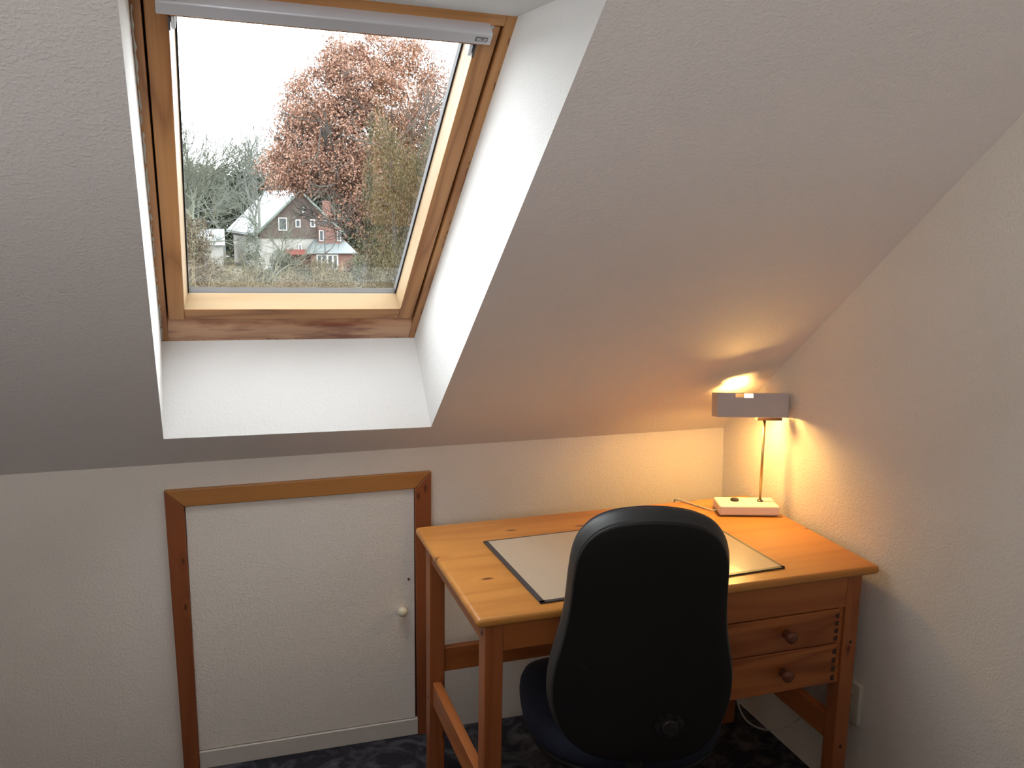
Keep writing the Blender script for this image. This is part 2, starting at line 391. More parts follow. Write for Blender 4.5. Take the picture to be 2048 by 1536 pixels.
# dark seal in the gap between frame and sash
bm = bmesh.new()
for a in ((-.3172,-so,.08,1.052),(so,.3172,.08,1.052)): wbox(bm, *a, .262,.300)
wbox(bm, -so, so, 1.046,1.053,.262,.300)
obj('weather_seal', bm, m_dark, wr)
# ragged filler where frame and plaster meet
rf = random.Random(5)
for nm, mt, a_, b_ in (('filler_seam', plain('pale_filler', (.60,.62,.56), .8), (-.3315,.0), (-.3315,1.05)), ('varnish_edge', plain('brown_varnish', (.16,.055,.03), .5), (-.33,-.0008), (.33,-.0008)), ('varnish_edge', plain('brown_varnish', (.16,.055,.03), .5), (.3315,.0), (.3335,1.06))):
    bm = bmesh.new(); n = 90; pp = [(a_[0]+(b_[0]-a_[0])*k/n+rf.gauss(0,.0006), a_[1]+(b_[1]-a_[1])*k/n+rf.gauss(0,.0006), -.2305) for k in range(n+1)]
    tube(bm, pp, [max(.0007, (.0032 if nm[0]=='f' else .0018)*rf.uniform(.3,1.2)) for k in range(n+1)], 6); obj(nm, bm, mt, wr, smooth=True)
# opening bar
bm = bmesh.new(); prism(bm, [(-.2925,1.0300,-.2000),(-.2925,1.0545,-.2000),(-.2925,1.0565,-.2030),(-.2925,1.0565,-.2340),(-.2925,1.0500,-.2340),(-.2925,1.0330,-.2120)], (.581,0,0))
bar = obj('opening_bar', bm, m_alu, wr, bevel=.002)
m_plate = plain('dark_plate', (.09,.08,.08), .5); m_letter = plain('pale_lettering', (.62,.60,.60), .5)
bm = bmesh.new(); wbox(bm, .2575,.2805,1.0375,1.0465,.1990,.2003); plate = obj('nameplate', bm, m_plate, bar)
def lettering(txt, x, y, z, h, w, parent):
    st = {'V':[((0,1),(.5,0)),((.5,0),(1,1))],'E':[((0,0),(0,1)),((0,1),(.9,1)),((0,.5),(.75,.5)),((0,0),(.9,0))],'L':[((0,0),(0,1)),((0,0),(.9,0))],
          'U':[((0,1),(0,0)),((0,0),(1,0)),((1,0),(1,1))],'X':[((0,0),(1,1)),((0,1),(1,0))]}
    bm = bmesh.new(); t = h*.11
    for i, ch in enumerate(txt):
        for (a, b) in st[ch]:
            pa = Vector((x+i*w*1.32+a[0]*w, y+a[1]*h, z)); pb = Vector((x+i*w*1.32+b[0]*w, y+b[1]*h, z))
            dr = (pb-pa).normalized(); nn = Vector((-dr.y, dr.x, 0))*t; pa = pa-dr*t; pb = pb+dr*t
            prism(bm, [pa-nn, pb-nn, pb+nn, pa+nn], (0,0,.0004))
    return obj('lettering', bm, m_letter, parent)
lettering('VELUX', .2592, 1.0393, -.1990, .0054, .0031, plate)
# hinge fittings just below the bar
for s in (-1, 1):
    bm = bmesh.new(); wbox(bm, s*.2665-.0035, s*.2665+.0035, .974, 1.000, .2335,.262)
    hb = obj('hinge_plate', bm, plain('white_fitting', (.78,.80,.82), .35), sash, bevel=.0025)
    bm = bmesh.new(); wbox(bm, s*.2735-.0018, s*.2735+.0022, .972, 1.001, .2325,.250); obj('hinge_arm', bm, m_plate, sash, bevel=.001)
for x in (.262, .295, .0):
    bm = bmesh.new(); lathe(bm, [(.0045,0),(.0045,.002),(.003,.003)], (x, 1.035 if x < .29 else 1.045, -.2352), (0,0,1), 12)
    obj('bar_screw', bm, m_steel, sash, smooth=False)

# ------------------------------------------------------------------ access hatch (door_1) and its pine casing (trim_1)
dr = thing('door_1', loc=(-1.345, 0, 0), kind='structure')
bm = bx(-.3175,.3175,-.006,.018,.0555,.795); obj('door_panel', bm, m_wall, dr, bevel=.001)
m_cream = plain('cream_plastic', (.72,.66,.50), .3)
bm = bmesh.new(); lathe(bm, [(.009,0),(.0085,.006),(.011,.010),(.0145,.016),(.0155,.021),(.013,.027),(.007,.0305),(0,.0315)], (.2765,-.006,.418), (0,-1,0), 28)
obj('door_knob', bm, m_cream, dr, smooth=True)
bm = bmesh.new(); lathe(bm, [(.0042,0),(.0042,.0012)], (.300,-.0058,.512), (0,-1,0), 14); obj('screw_hole', bm, plain('rusty_screw', (.16,.08,.05), .7), dr)
bm = bx(-.3175,.325,-.012,.02,0,.053); obj('threshold_board', bm, plain('worn_white_paint', (.63,.58,.52), .55, noise=.08, nscale=18), dr, bevel=.0015)
bm = bx(-.3275,.3275,.004,.03,0,.80); obj('rebate_board', bm, plain('red_brown_lacquer', (.10,.025,.018), .5), dr)  # red-brown board behind the hatch panel
tr1 = thing('trim_1', loc=(-1.346,0,0), kind='structure')
T = -.017
def casing(poly, m):
    bm = bmesh.new(); prism(bm, poly, (0,T,0)); return obj('casing_board', bm, m, tr1, bevel=.0025)
xo, xi0, xi1, zi, zo = .3683, -.3185, .3190, .7955, .8445
casing([(-xo,0,zo),(xo,0,zo),(xi1,0,zi),(xi0,0,zi)], m_cx)
casing([(-xo,0,zo-.0004),(xi0,0,zi-.0004),(xi0+.004,0,0),(-xo+.010,0,0)], m_cz)
casing([(xo,0,zo-.0004),(xo-.002,0,0),(xi1+.006,0,0),(xi1,0,zi-.0004)], m_cz)

# ------------------------------------------------------------------ writing desk
DK = thing('writing_desk', 'honey-coloured pine writing desk with two drawers standing against the right wall', 'desk', (-.006,-.1667,0), R(.988))
DW, DD_ = 1.055, .605
bm = bx(-DW,0.0,-DD_,0,.718,.74); obj('tabletop', bm, m_top, DK, bevel=.009, segs=4)
FY = -.578
LX = ((-1.030,-.9865), (-.072,-.030))
for i, (x0, x1) in enumerate(LX):
    for (y0, y1) in ((FY, FY+.045), (-.062,-.017)):
        lg = obj('leg', bx(x0,x1,y0,y1,0,.7175), m_dz, DK, bevel=.0025)
        if y0 == FY:
            spots = [('y',(x0+x1)/2,.232)] if i == 0 else [('y',(x0+x1)/2+.002,.529),('y',(x0+x1)/2,.234)]
            for _, px, pz in spots:
                bm = bmesh.new(); lathe(bm, [(.0046,0),(.0046,.0006)], (px,FY,pz), (0,-1,0), 14); obj('dowel_plug', bm, m_plug, lg)
        if i == 0:
            for pz in (.683, .245):
                bm = bmesh.new(); lathe(bm, [(.0050,0),(.0050,.0006)], (x0,(y0+y1)/2,pz), (-1,0,0), 14); obj('dowel_plug', bm, m_plug, lg)
# front apron left of the drawers, side and rear rails
DX = -.470
obj('front_apron', bx(-.9865,DX,FY+.005,FY+.025,.643,.7175), m_dx, DK, bevel=.0015)
obj('side_apron', bx(-1.025,-1.003,FY+.045,-.062,.655,.7175), m_dy, DK, bevel=.0015)
obj('side_apron', bx(-.056,-.034,FY+.045,-.062,.655,.7175), m_dy, DK, bevel=.0015)
obj('rear_apron', bx(-.9865,-.072,-.045,-.023,.645,.7175), m_dx, DK, bevel=.0015)
obj('rear_rail', bx(-.9865,-.072,-.050,-.028,.322,.392), m_dx, DK, bevel=.0015)
obj('side_stretcher', bx(-1.022,-.997,FY+.045,-.062,.232,.300), m_dy, DK, bevel=.0015)
obj('side_stretcher', bx(-.062,-.040,FY+.045,-.062,.232,.300), m_dy, DK, bevel=.0015)
obj('drawer_fascia', bx(DX,-.072,FY+.002,FY+.022,.6285,.7175), m_dx, DK, bevel=.001)
bm = bmesh.new(); box(bm, DX,DX+.016,FY+.022,-.08,.418,.7175); box(bm, -.089,-.073,FY+.008,-.08,.418,.7175); box(bm, DX,-.073,FY+.03,-.08,.416,.422)
obj('drawer_carcass', bm, m_dy, DK, bevel=.001)
for z0, z1, kx in ((.534,.6255,-.247), (.423,.5310,-.249)):
    x0, x1 = DX+.004, -.091
    dw = obj('drawer', bx(x0,x1,FY,FY+.020,z0,z1), wood('drawer_pine_%d' % int(z0*1000), DL, DD, 0, 34, .4, seed=z0*10, knots=False, contrast=1.7), DK, bevel=.0015)
    obj('drawer_box', bx(x0+.006,x1-.006,FY+.020,-.10,z0+.006,z1-.010), m_dy, dw)
    n = 4; step = (z1-z0)/(n+.5)
    for e_ in (0, 1):
        bm = bmesh.new()
        for k in range(n):
            za = z0+step*(k+.35); zb = za+step*.52
            if e_: p = [(x1,FY-.0004,za-.002),(x1,FY-.0004,zb+.002),(x1-.012,FY-.0004,zb-.001),(x1-.012,FY-.0004,za+.001)]
            else: p = [(x0,FY-.0004,za-.002),(x0+.012,FY-.0004,za+.001),(x0+.012,FY-.0004,zb-.001),(x0,FY-.0004,zb+.002)]
            prism(bm, p, (0,.0030,0))
        obj('dovetail_joint', bm, m_endgrain, dw)
    bm = bmesh.new(); zc = (z0+z1)/2+.001
    lathe(bm, [(.011,0),(.0085,.006),(.010,.012),(.0145,.018),(.0158,.023),(.0145,.029),(.009,.0325),(0,.0335)], (kx,FY,zc), (0,-1,0), 28)
    obj('drawer_knob', bm, m_knob, dw, smooth=True)

# ------------------------------------------------------------------ desk pad
def desk_pt(a, b, z=0):
    c, s = math.cos(R(.988)), math.sin(R(.988)); return (-.006+c*a-s*b, -.1667+s*a+c*b, z)
PD = thing('desk_pad', 'flat beige desk pad with dark edging lying in the middle of the pine desk', 'desk pad', desk_pt(-.5765,-.3585,.7402), R(.988+1.75))
m_edge = plain('dark_edging', (.045,.043,.048), .42, noise=.15, nscale=60)
hx, hy, bw = .3275, .2005, .012
bm = bmesh.new(); box(bm, -hx,hx,-hy,hy,0,.0028); obj('backing', bm, m_edge, PD, bevel=.0008)
bm = bmesh.new(); 
for a in ((-hx,-hx+bw,-hy,hy),(hx-bw*.6,hx,-hy,hy),(-hx,hx,-hy,-hy+bw*.8),(-hx,hx,hy-bw*.35,hy)): box(bm, *a, .0028,.0040)
obj('edging', bm, m_edge, PD)
msh, nt, b = newmat('beige_sheet'); L = nt.links.new
b.inputs['Base Color'].default_value = (.47,.385,.285,1); b.inputs['Roughness'].default_value = .30; b.inputs['Specular IOR Level'].default_value = .55
tc = nt.nodes.new('ShaderNodeTexCoord'); mp = nt.nodes.new('ShaderNodeMapping'); mp.inputs['Scale'].default_value = (9,2.2,1); mp.inputs['Rotation'].default_value = (0,0,.5)
wv = nt.nodes.new('ShaderNodeTexNoise'); wv.inputs['Scale'].default_value = 1.4; wv.inputs['Detail'].default_value = 2
L(tc.outputs['Object'], mp.inputs['Vector']); L(mp.outputs['Vector'], wv.inputs['Vector'])
bp = nt.nodes.new('ShaderNodeBump'); bp.inputs['Strength'].default_value = .35; bp.inputs['Distance'].default_value = .008
L(wv.outputs['Fac'], bp.inputs['Height']); L(bp.outputs['Normal'], b.inputs['Normal'])
bm = bx(-hx+bw,hx-bw*.6,-hy+bw*.8,hy-bw*.35,.0028,.0036); obj('writing_sheet', bm, msh, PD)

# ------------------------------------------------------------------ desk lamp
LZ = .7402
LP = thing('desk_lamp', 'lit grey box-shaped desk lamp on a flat white base at the back of the desk', 'lamp', (-.100,-.314,LZ), R(-16.9))
m_base = plain('white_enamel', (.78,.74,.67), .4); m_shade = plain('grey_enamel', (.46,.42,.42), .35)
m_in = plain('white_reflector', (.85,.83,.8), .4); m_brass = plain('brass_tube', (.55,.42,.24), .28, .85); m_black = plain('black_plastic', (.018,.016,.016), .35)
bm = bx(-.0875,.0875,-.0435,.0435,.002,.032); obj('lamp_base', bm, m_base, LP, bevel=.006, segs=4)
bm = bmesh.new(); lathe(bm, [(.0125,0),(.0125,.004),(.0115,.0055),(0,.006)], (-.0326,.0082,.032), (0,0,1), 28); obj('rotary_switch', bm, m_black, LP)
pole = bmesh.new(); tube(pole, [(.041,.004,.031),(.0385,.004,.279)], .0042, 16); pl = obj('pole', pole, m_brass, LP, smooth=True)
bm = bmesh.new(); lathe(bm, [(.0085,0),(.0085,.003),(.006,.005)], (.041,.004,.032), (0,0,1), 20); obj('pole_collar', bm, m_black, pl)
# shade: folded sheet, open below, tipped back a little, slot in the top running down its back
sx0, sx1, sy0, sy1, th = -.107, .096, -.032, .040, .0014
sz0, sz1 = 0.0, .0690
nx0, nx1, nz, nb = -.056, -.006, .0125, .028
bm = bmesh.new()
box(bm, sx0, nx0, sy0, sy0+th, sz0, sz1); box(bm, nx0, nx1, sy0, sy0+th, sz0, sz1-nz); box(bm, nx1, sx1, sy0, sy0+th, sz0, sz1)
zb = sz0+.009; box(bm, sx0, nx0, sy1-th, sy1, zb, sz1); box(bm, nx0, nx0+.010, sy1-th, sy1, zb, sz1); box(bm, nx1-.006, nx1, sy1-th, sy1, zb, sz1); box(bm, nx0+.010, nx1-.006, sy1-th, sy1, zb, sz1-nb); box(bm, nx1, sx1, sy1-th, sy1, zb, sz1)
box(bm, sx0, sx0+th, sy0+th, sy1-th, sz0, sz1); box(bm, sx1-th, sx1, sy0+th, sy1-th, sz0, sz1)
box(bm, sx0+th, nx0, sy0+th, sy1-th, sz1-th, sz1); box(bm, nx1, sx1-th, sy0+th, sy1-th, sz1-th, sz1); box(bm, nx0, nx1, sy0+th, .025, sz1-th, sz1); box(bm, nx0, nx0+.010, .025, sy1-th, sz1-th, sz1); box(bm, nx1-.006, nx1, .025, sy1-th, sz1-th, sz1)
sh = obj('lamp_shade', bm, m_shade, LP)
sh.location = (0, 0, 1.0265-LZ); sh.rotation_euler = (R(-10.5), 0, 0)
bm = bmesh.new(); g = .0004   # white inside lining
box(bm, sx0+th+g, sx1-th-g, sy0+th+g, sy0+th+2*g, sz0+.001, sz1-nz-.001); box(bm, sx0+th+g, sx1-th-g, sy1-th-2*g, sy1-th-g, sz0+.010, sz1-nb-.001)
box(bm, sx0+th+g, sx0+th+2*g, sy0+.003, sy1-.003, sz0+.001, sz1-.003); box(bm, sx1-th-2*g, sx1-th-g, sy0+.003, sy1-.003, sz0+.001, sz1-.003)
obj('reflector', bm, m_in, sh)
bm = bmesh.new(); box(bm, .012,.084,-.014,.012, sz0-.009, sz0-.0005); obj('shade_joint', bm, plain('dark_brown_metal', (.06,.03,.02), .4), sh, bevel=.001)
bm = bmesh.new(); lathe(bm, [(.006,0),(.0135,.0015),(.0135,.006),(.011,.0085),(0,.009)], (sx1,.004,sz0+.026), (1,0,0), 28); obj('pivot_knob', bm, m_black, sh)
bm = bmesh.new(); lathe(bm, [(.012,0),(.012,.090)], (sx1-.098,.006,sz0+.024), (1,0,0), 20); obj('bulb_holder', bm, m_black, sh)
m_bulb = bpy.data.materials.new('glowing_bulb'); m_bulb.use_nodes = True; nt = m_bulb.node_tree; nt.nodes.clear()
em = nt.nodes.new('ShaderNodeEmission'); o_ = nt.nodes.new('ShaderNodeOutputMaterial'); nt.links.new(em.outputs[0], o_.inputs[0])
em.inputs['Color'].default_value = (1.0, .58, .165, 1); em.inputs['Strength'].default_value = 480
bm = bmesh.new(); lathe(bm, [(.0,0),(.009,.0015),(.0165,.008),(.0195,.018),(.0175,.028),(.012,.040),(.010,.050)], (-.052,.006,sz0+.024), (1,0,0), 24)
obj('light_bulb', bm, m_bulb, sh, smooth=True)
m_cord = plain('pale_cord', (.50,.46,.40), .5)
bm = bmesh.new(); tube(bm, catmull([(-.0870,-.010,.010),(-.1000,-.005,.005),(-.127,.0353,.003),(-.160,.074,.003),(-.1826,.0985,.003),(-.190,.1075,-.004),(-.192,.111,-.05),(-.190,.113,-.25),(-.17,.12,-.45)], 8), .0024, 8)
obj('power_cord', bm, m_cord, LP, smooth=True)

# ------------------------------------------------------------------ socket on the right wall and the hanging cable
SK = thing('wall_socket', 'cream double socket plate low on the right wall behind the desk leg', 'socket', (rwx(-.672,.335)-.0005,-.672,.335), R(1.43))
m_sock = plain('cream_socket', (.62,.58,.48), .35)
bm = bx(-.013,0,-.040,.040,-.078,.040); obj('cover_plate', bm, m_sock, SK, bevel=.004, segs=3)
for zc in (0.0,-.042):
    bm = bmesh.new(); lathe(bm, [(.0185,0),(.0185,.0012),(.016,.0014),(.015,.0002)], (-.013,0,zc), (-1,0,0), 24); obj('socket_well', bm, m_sock, SK)
bm = bmesh.new()
cp = [desk_pt(-.192,-.16,.420), desk_pt(-.190,-.24,.33), desk_pt(-.186,-.29,.25), desk_pt(-.1745,-.30,.203), desk_pt(-.147,-.30,.1616), desk_pt(-.1028,-.30,.1313), desk_pt(-.0594,-.30,.1201), desk_pt(-.020,-.305,.1269), desk_pt(.006,-.32,.150), desk_pt(.020,-.35,.185), desk_pt(.026,-.42,.25), desk_pt(.022,-.47,.29)]
tube(bm, catmull(cp, 6), .0026, 8)
tag(obj('hanging_cable', bm, m_cord, None, smooth=True), 'thin pale cable hanging in a loop below the desk drawers by the wall', 'cable')

# ------------------------------------------------------------------ office chair
CH = thing('office_chair', 'black office swivel chair with dark blue upholstery pushed up to the pine desk', 'chair', (-.690,-.760,0), R(-17))
m_fab = plain('navy_fabric', (.013,.016,.030), .85, spec=.25, noise=.25, nscale=300, bump=.4, bscale=900, bdist=.0006)
m_shell = plain('black_shell', (.009,.008,.0075), .55, spec=.35, bump=.15, bscale=700, bdist=.0003)
def interp(tab, t):
    for (a, va), (b_, vb) in zip(tab, tab[1:]):
        if t <= b_:
            u = (t-a)/(b_-a); return va+(vb-va)*u
    return tab[-1][1]
def outline_back(k, n):
    """closed outline of the backrest in (x, z), z measured from its lower edge"""
    pts = [(0,0),(.075,.004),(.128,.022),(.166,.062),(.186,.115),(.191,.165),(.187,.215),(.177,.262),(.166,.318),(.160,.375),(.157,.430),(.151,.480),(.136,.518),(.108,.548),(.065,.566),(0,.573)]
    full = [(x,0,z) for x, z in pts] + [(-x,0,z) for x, z in pts[-2:0:-1]]
    P = [Vector(p) for p in full]; m = len(P); t = k/n*m; i = int(t); u = t-i
    a, b_, c, d = P[(i-1)%m], P[i%m], P[(i+1)%m], P[(i+2)%m]
    return .5*((2*b_)+(c-a)*u+(2*a-5*b_+4*c-d)*u*u+(3*b_-a-3*c+d)*u**3)
def cushion(outf, n, layers, shape, centre):
    """closed pillow: layers = (scale, inset depth) from front centre round to back centre"""
    bm = bmesh.new(); rings = []
    for sc, dep in layers:
        ring = []
        for k in range(n):
            p = outf(k, n); q = centre+(p-centre)*sc
            ring.append(bm.verts.new(shape(q, dep)))
        rings.append(ring)
    for a, b_ in zip(rings, rings[1:]):
        for k in range(n): bm.faces.new((a[k], a[(k+1)%n], b_[(k+1)%n], b_[k]))
    for r_, flip in ((rings[0], True), (rings[-1], False)):
        c = bm.verts.new(sum((v.co for v in r_), Vector())/n)
        for k in range(n): bm.faces.new((c, r_[(k+1)%n], r_[k]) if flip else (c, r_[k], r_[(k+1)%n]))
    return bm
BCY, BZ = -.240, .489
def back_shape(q, dep):
    z = q.z; lean = .13*max(0, z-.10)+.10*max(0,z-.30)**1.2
    lum = -.018*math.cos((z-.16)/.40*math.pi)*0
    curve = .55*q.x*q.x
    return Vector((q.x, BCY - lean + curve*(1.0-.3*z) + dep + lum, BZ+z))
cen = Vector((0,0,.26))
m_rim = plain('lit_rim_plastic', (.020,.020,.020), .5)  # lighter than the shell, light caught on the rim put into its colour
lay_rim = [(.05,.006),(.5,.006),(.85,.006),(.965,.008),(.992,.006),(1.0,.001),(.998,-.006),(.990,-.014),(.972,-.024),(.958,-.032),(.950,-.036),(.942,-.0365),(.5,-.0365),(.05,-.0365)]
bk = obj('backrest', cushion(outline_back, 128, lay_rim, back_shape, cen), m_rim, CH, smooth=True)
lay_shell = [(.05,-.030),(.5,-.030),(.942,-.030),(.947,-.0365),(.943,-.0405),(.930,-.0418),(.80,-.0425),(.45,-.043),(.05,-.043)]
obj('rear_panel', cushion(outline_back, 128, lay_shell, back_shape, cen), m_shell, bk, smooth=True)
lay_cush = [(.05,.050),(.4,.049),(.7,.046),(.87,.040),(.95,.031),(.985,.020),(.992,.010),(.98,.005),(.5,.005),(.05,.005)]
obj('back_cushion', cushion(outline_back, 128, lay_cush, back_shape, cen), m_fab, bk, smooth=True)
# height-adjusting knob on the back
ko = back_shape(Vector((.055,0,.100)), -.040)
bm = bmesh.new(); lathe(bm, [(.030,0),(.030,.004),(.026,.007),(.018,.008),(.0175,.020),(.015,.024),(0,.0245)], ko, (0,-1,.08), 36)
kb = obj('adjusting_knob', bm, m_black, bk, smooth=False, bevel=.001)
bm = bmesh.new()
for k in range(8):
    a = k*math.pi/4; tube(bm, [ko+Vector((.024*math.cos(a),-.004,.024*math.sin(a))), ko+Vector((.024*math.cos(a),-.012,.024*math.sin(a)))], .0045, 8)
obj('grip_lobe', bm, m_black, kb)
# moulded groove line of the lumbar cover
bm = bmesh.new()
gp = []
for x_, z_ in ((-.150,.245),(-.118,.228),(-.090,.198),(-.078,.165),(-.072,.11)): gp.append(back_shape(Vector((x_,0,z_)), -.0412))
gp = catmull(gp, 5)
tube(bm, gp, .0014, 6); obj('shell_seam', bm, m_black, bk, smooth=True)
# seat
def outline_seat(k, n):
    a = 2*math.pi*k/n; c, s = math.cos(a), math.sin(a); e = 2/3.1
    x = .235*math.copysign(abs(c)**e, c); y = .232*math.copysign(abs(s)**e, s)
    x *= 1 + .05*(y/.232)
    if y < 0: x *= 1-.10*(y/.232)**2
    return Vector((x, y+.035, 0))
def seat_shape(q, dep): 
    front = max(0, q.y-.12)
    return Vector((q.x, q.y, .437+dep-.9*front*front + .25*q.x*q.x))
sc = Vector((0,.035,0))
lay_seat = [(.05,.045),(.5,.045),(.78,.043),(.90,.038),(.965,.028),(.995,.012),(1.0,-.002),(.99,-.012),(.96,-.016),(.5,-.016),(.05,-.016)]
st = obj('seat', cushion(outline_seat, 96, lay_seat, seat_shape, sc), m_fab, CH, smooth=True)
lay_pan = [(.05,-.0165),(.5,-.0165),(.955,-.0165),(.975,-.022),(.96,-.032),(.85,-.045),(.5,-.052),(.05,-.052)]
obj('seat_pan', cushion(outline_seat, 96, lay_pan, seat_shape, sc), m_shell, st, smooth=True)
bm = bmesh.new(); box(bm, -.07,.07,-.10,.12,.345,.387); obj('tilt_mechanism', bm, m_black, CH, bevel=.008)
bm = bmesh.new(); tube(bm, catmull([(0,-.06,.362),(0,-.17,.360),(0,-.215,.375),(0,-.222,.43),(0,-.226,.50)], 6), .017, 10); obj('back_support', bm, m_black, CH, smooth=True)
bm = bmesh.new(); tube(bm, [(.06,.02,.370),(.17,.02,.372),(.215,.02,.366)], .006, 8); obj('height_lever', bm, m_black, CH, smooth=True)
bm = bmesh.new(); lathe(bm, [(.026,0),(.026,.13),(.016,.131),(.016,.27)], (0,0,.085), (0,0,1), 24); obj('gas_column', bm, m_black, CH)
for k in range(5):
    a = R(72*k+20); d = Vector((math.cos(a), math.sin(a), 0)); n_ = Vector((-d.y, d.x, 0))
    bm = bmesh.new(); hexa(bm, [Vector((0,0,.070))+n_*.024, Vector((0,0,.070))-n_*.024, d*.285-n_*.014+Vector((0,0,.062)), d*.285+n_*.014+Vector((0,0,.062)),
                                Vector((0,0,.112))+n_*.020, Vector((0,0,.112))-n_*.020, d*.285-n_*.012+Vector((0,0,.082)), d*.285+n_*.012+Vector((0,0,.082))])
    ft = obj('base_arm', bm, m_black, CH, bevel=.004)
    bm = bmesh.new()
    for s in (-1,1): lathe(bm, [(.018,0),(.0255,.003),(.0255,.016),(.018,.019)], d*.270+n_*(.004 if s>0 else -.004)+Vector((0,0,.026)), n_*s, 20)
    tube(bm, [d*.270+Vector((0,0,.026)), d*.270+Vector((0,0,.064))], .006, 8)
    obj('caster', bm, m_black, ft)

# ------------------------------------------------------------------ added fill lamp behind the camera, out of view
t_ = thing('added_fill_lamp', 'added unseen round white fill lamp on the flat ceiling behind the camera', 'lamp', (-1.7,-3.3,2.42))
bm = bmesh.new(); lathe(bm, [(.22,0),(.22,.05),(.20,.07),(.19,.055),(.0,.055)], (0,0,0), (0,0,-1), 32); obj('fill_lamp_housing', bm, m_white_paint, t_)

# ================================================================== outside
GZ = -4.3
rng = np.random.default_rng(7)
def np_mesh(name, verts, faces, mat, parent=None):
    me = bpy.data.meshes.new(name); nv, nf = len(verts), len(faces); k = faces.shape[1]
    me.vertices.add(nv); me.vertices.foreach_set('co', verts.astype(np.float32).ravel())
    me.loops.add(nf*k); me.loops.foreach_set('vertex_index', faces.astype(np.int32).ravel())
    me.polygons.add(nf); me.polygons.foreach_set('loop_start', np.arange(0, nf*k, k, dtype=np.int32)); me.polygons.foreach_set('loop_total', np.full(nf, k, dtype=np.int32))
    me.update(calc_edges=True); me.materials.append(mat)
    o = bpy.data.objects.new(name, me); C.objects.link(o)
    if parent: o.parent = parent
    return o
def leafmat(name, cols, rough=.6, trans=.25):
    m, nt, b = newmat(name); L = nt.links.new
    tc = nt.nodes.new('ShaderNodeTexCoord'); n = nt.nodes.new('ShaderNodeTexNoise'); n.inputs['Scale'].default_value = 1.3; n.inputs['Detail'].default_value = 8; n.inputs['Roughness'].default_value = .8
    L(tc.outputs['Object'], n.inputs['Vector'])
    mr = nt.nodes.new('ShaderNodeMapRange'); mr.inputs[1].default_value = .3; mr.inputs[2].default_value = .7; L(n.outputs['Fac'], mr.inputs[0])
    cr = nt.nodes.new('ShaderNodeValToRGB'); el = cr.color_ramp.elements
    el[0].color = (*cols[0], 1); el[1].color = (*cols[-1], 1)
    for i, c in enumerate(cols[1:-1]): e_ = el.new((i+1)/(len(cols)-1)); e_.color = (*c, 1)
    L(mr.outputs[0], cr.inputs[0]); L(cr.outputs[0], b.inputs['Base Color']); b.inputs['Roughness'].default_value = rough; b.inputs['Specular IOR Level'].default_value = .3
    return m
def leaves(name, centres, size, mat, parent, aspect=.6, jitter=.35, up=0.0):
    n = len(centres)
    a = rng.normal(size=(n,3)); a /= np.linalg.norm(a, axis=1)[:,None]
    if up: a[:,2] = np.abs(a[:,2])+up; a /= np.linalg.norm(a, axis=1)[:,None]
    r_ = rng.normal(size=(n,3)); b_ = np.cross(a, r_); b_ /= np.linalg.norm(b_, axis=1)[:,None]
    s = size*(1+jitter*rng.uniform(-1,1,size=(n,1)))
    A = a*s*.5; B = b_*s*.5*aspect
    v = np.stack([centres-A, centres-B*.9+A*.1, centres+A, centres+B*.9+A*.1], 1).reshape(-1,3)
    f = np.arange(n*4).reshape(-1,4)
    return np_mesh(name, v, f, mat, parent)
def grow(base, direction, length, rad, depth, spread, rnd, shrink=.72, kids=(2,3), upbias=.12, minr=.004, gnarl=.12):
    """recursive branching; returns segments (p, q, r0, r1) and tips"""
    segs, tips = [], []
    stack = [(Vector(base), Vector(direction).normalized(), length, rad, 0)]
    while stack:
        p, d, l, r, k = stack.pop()
        n = 3 if k < 3 else 2; q = p
        for i in range(n):
            d2 = (d + Vector((rnd.gauss(0,gnarl), rnd.gauss(0,gnarl), rnd.gauss(0,gnarl)+upbias*.3))).normalized()
            q2 = q + d2*(l/n); r0 = r*(1-.28*i/n); r1 = r*(1-.28*(i+1)/n); segs.append((q, q2, r0, r1)); q, d = q2, d2
            if k >= 1 and i < n-1 and k < depth and rnd.random() < .55:
                a = Vector((rnd.gauss(0,1), rnd.gauss(0,1), rnd.gauss(0,.6))).normalized()
                stack.append((q, (d*.5+a*spread*1.3).normalized(), l*shrink*.7, max(r1*.5, minr), k+1))
        if k >= depth: tips.append(q); continue
        for j in range(rnd.randint(*kids)):
            a = Vector((rnd.gauss(0,1), rnd.gauss(0,1), rnd.gauss(0,.7))).normalized()
            nd = (d + a*spread + Vector((0,0,upbias))).normalized()
            stack.append((q, nd, l*shrink*rnd.uniform(.8,1.15), max(r*.62*rnd.uniform(.8,1.1), minr), k+1))
    return segs, tips
def seg_mesh(name, segs, mat, parent, sides=4):
    n = len(segs); P = np.array([s[0] for s in segs]); Q = np.array([s[1] for s in segs]); r0 = np.array([s[2] for s in segs]); r1 = np.array([s[3] for s in segs])
    d = Q-P; d /= np.maximum(np.linalg.norm(d, axis=1)[:,None], 1e-6)
    ref = np.where(np.abs(d[:,2:3]) > .9, np.array([[1.,0,0]]), np.array([[0,0,1.]])); u = np.cross(d, ref); u /= np.linalg.norm(u, axis=1)[:,None]; w = np.cross(d, u)
    V = []
    for cen_, r_ in ((P, r0), (Q, r1)):
        for k in range(sides):
            a = 2*math.pi*k/sides; V.append(cen_+(u*math.cos(a)+w*math.sin(a))*r_[:,None])
    V = np.stack(V, 1).reshape(-1,3); base = (np.arange(n)*2*sides)[:,None]
    F = []
    for k in range(sides): F.append(np.concatenate([base+k, base+(k+1)%sides, base+sides+(k+1)%sides, base+sides+k], 1))
    return np_mesh(name, V, np.concatenate(F), mat, parent)
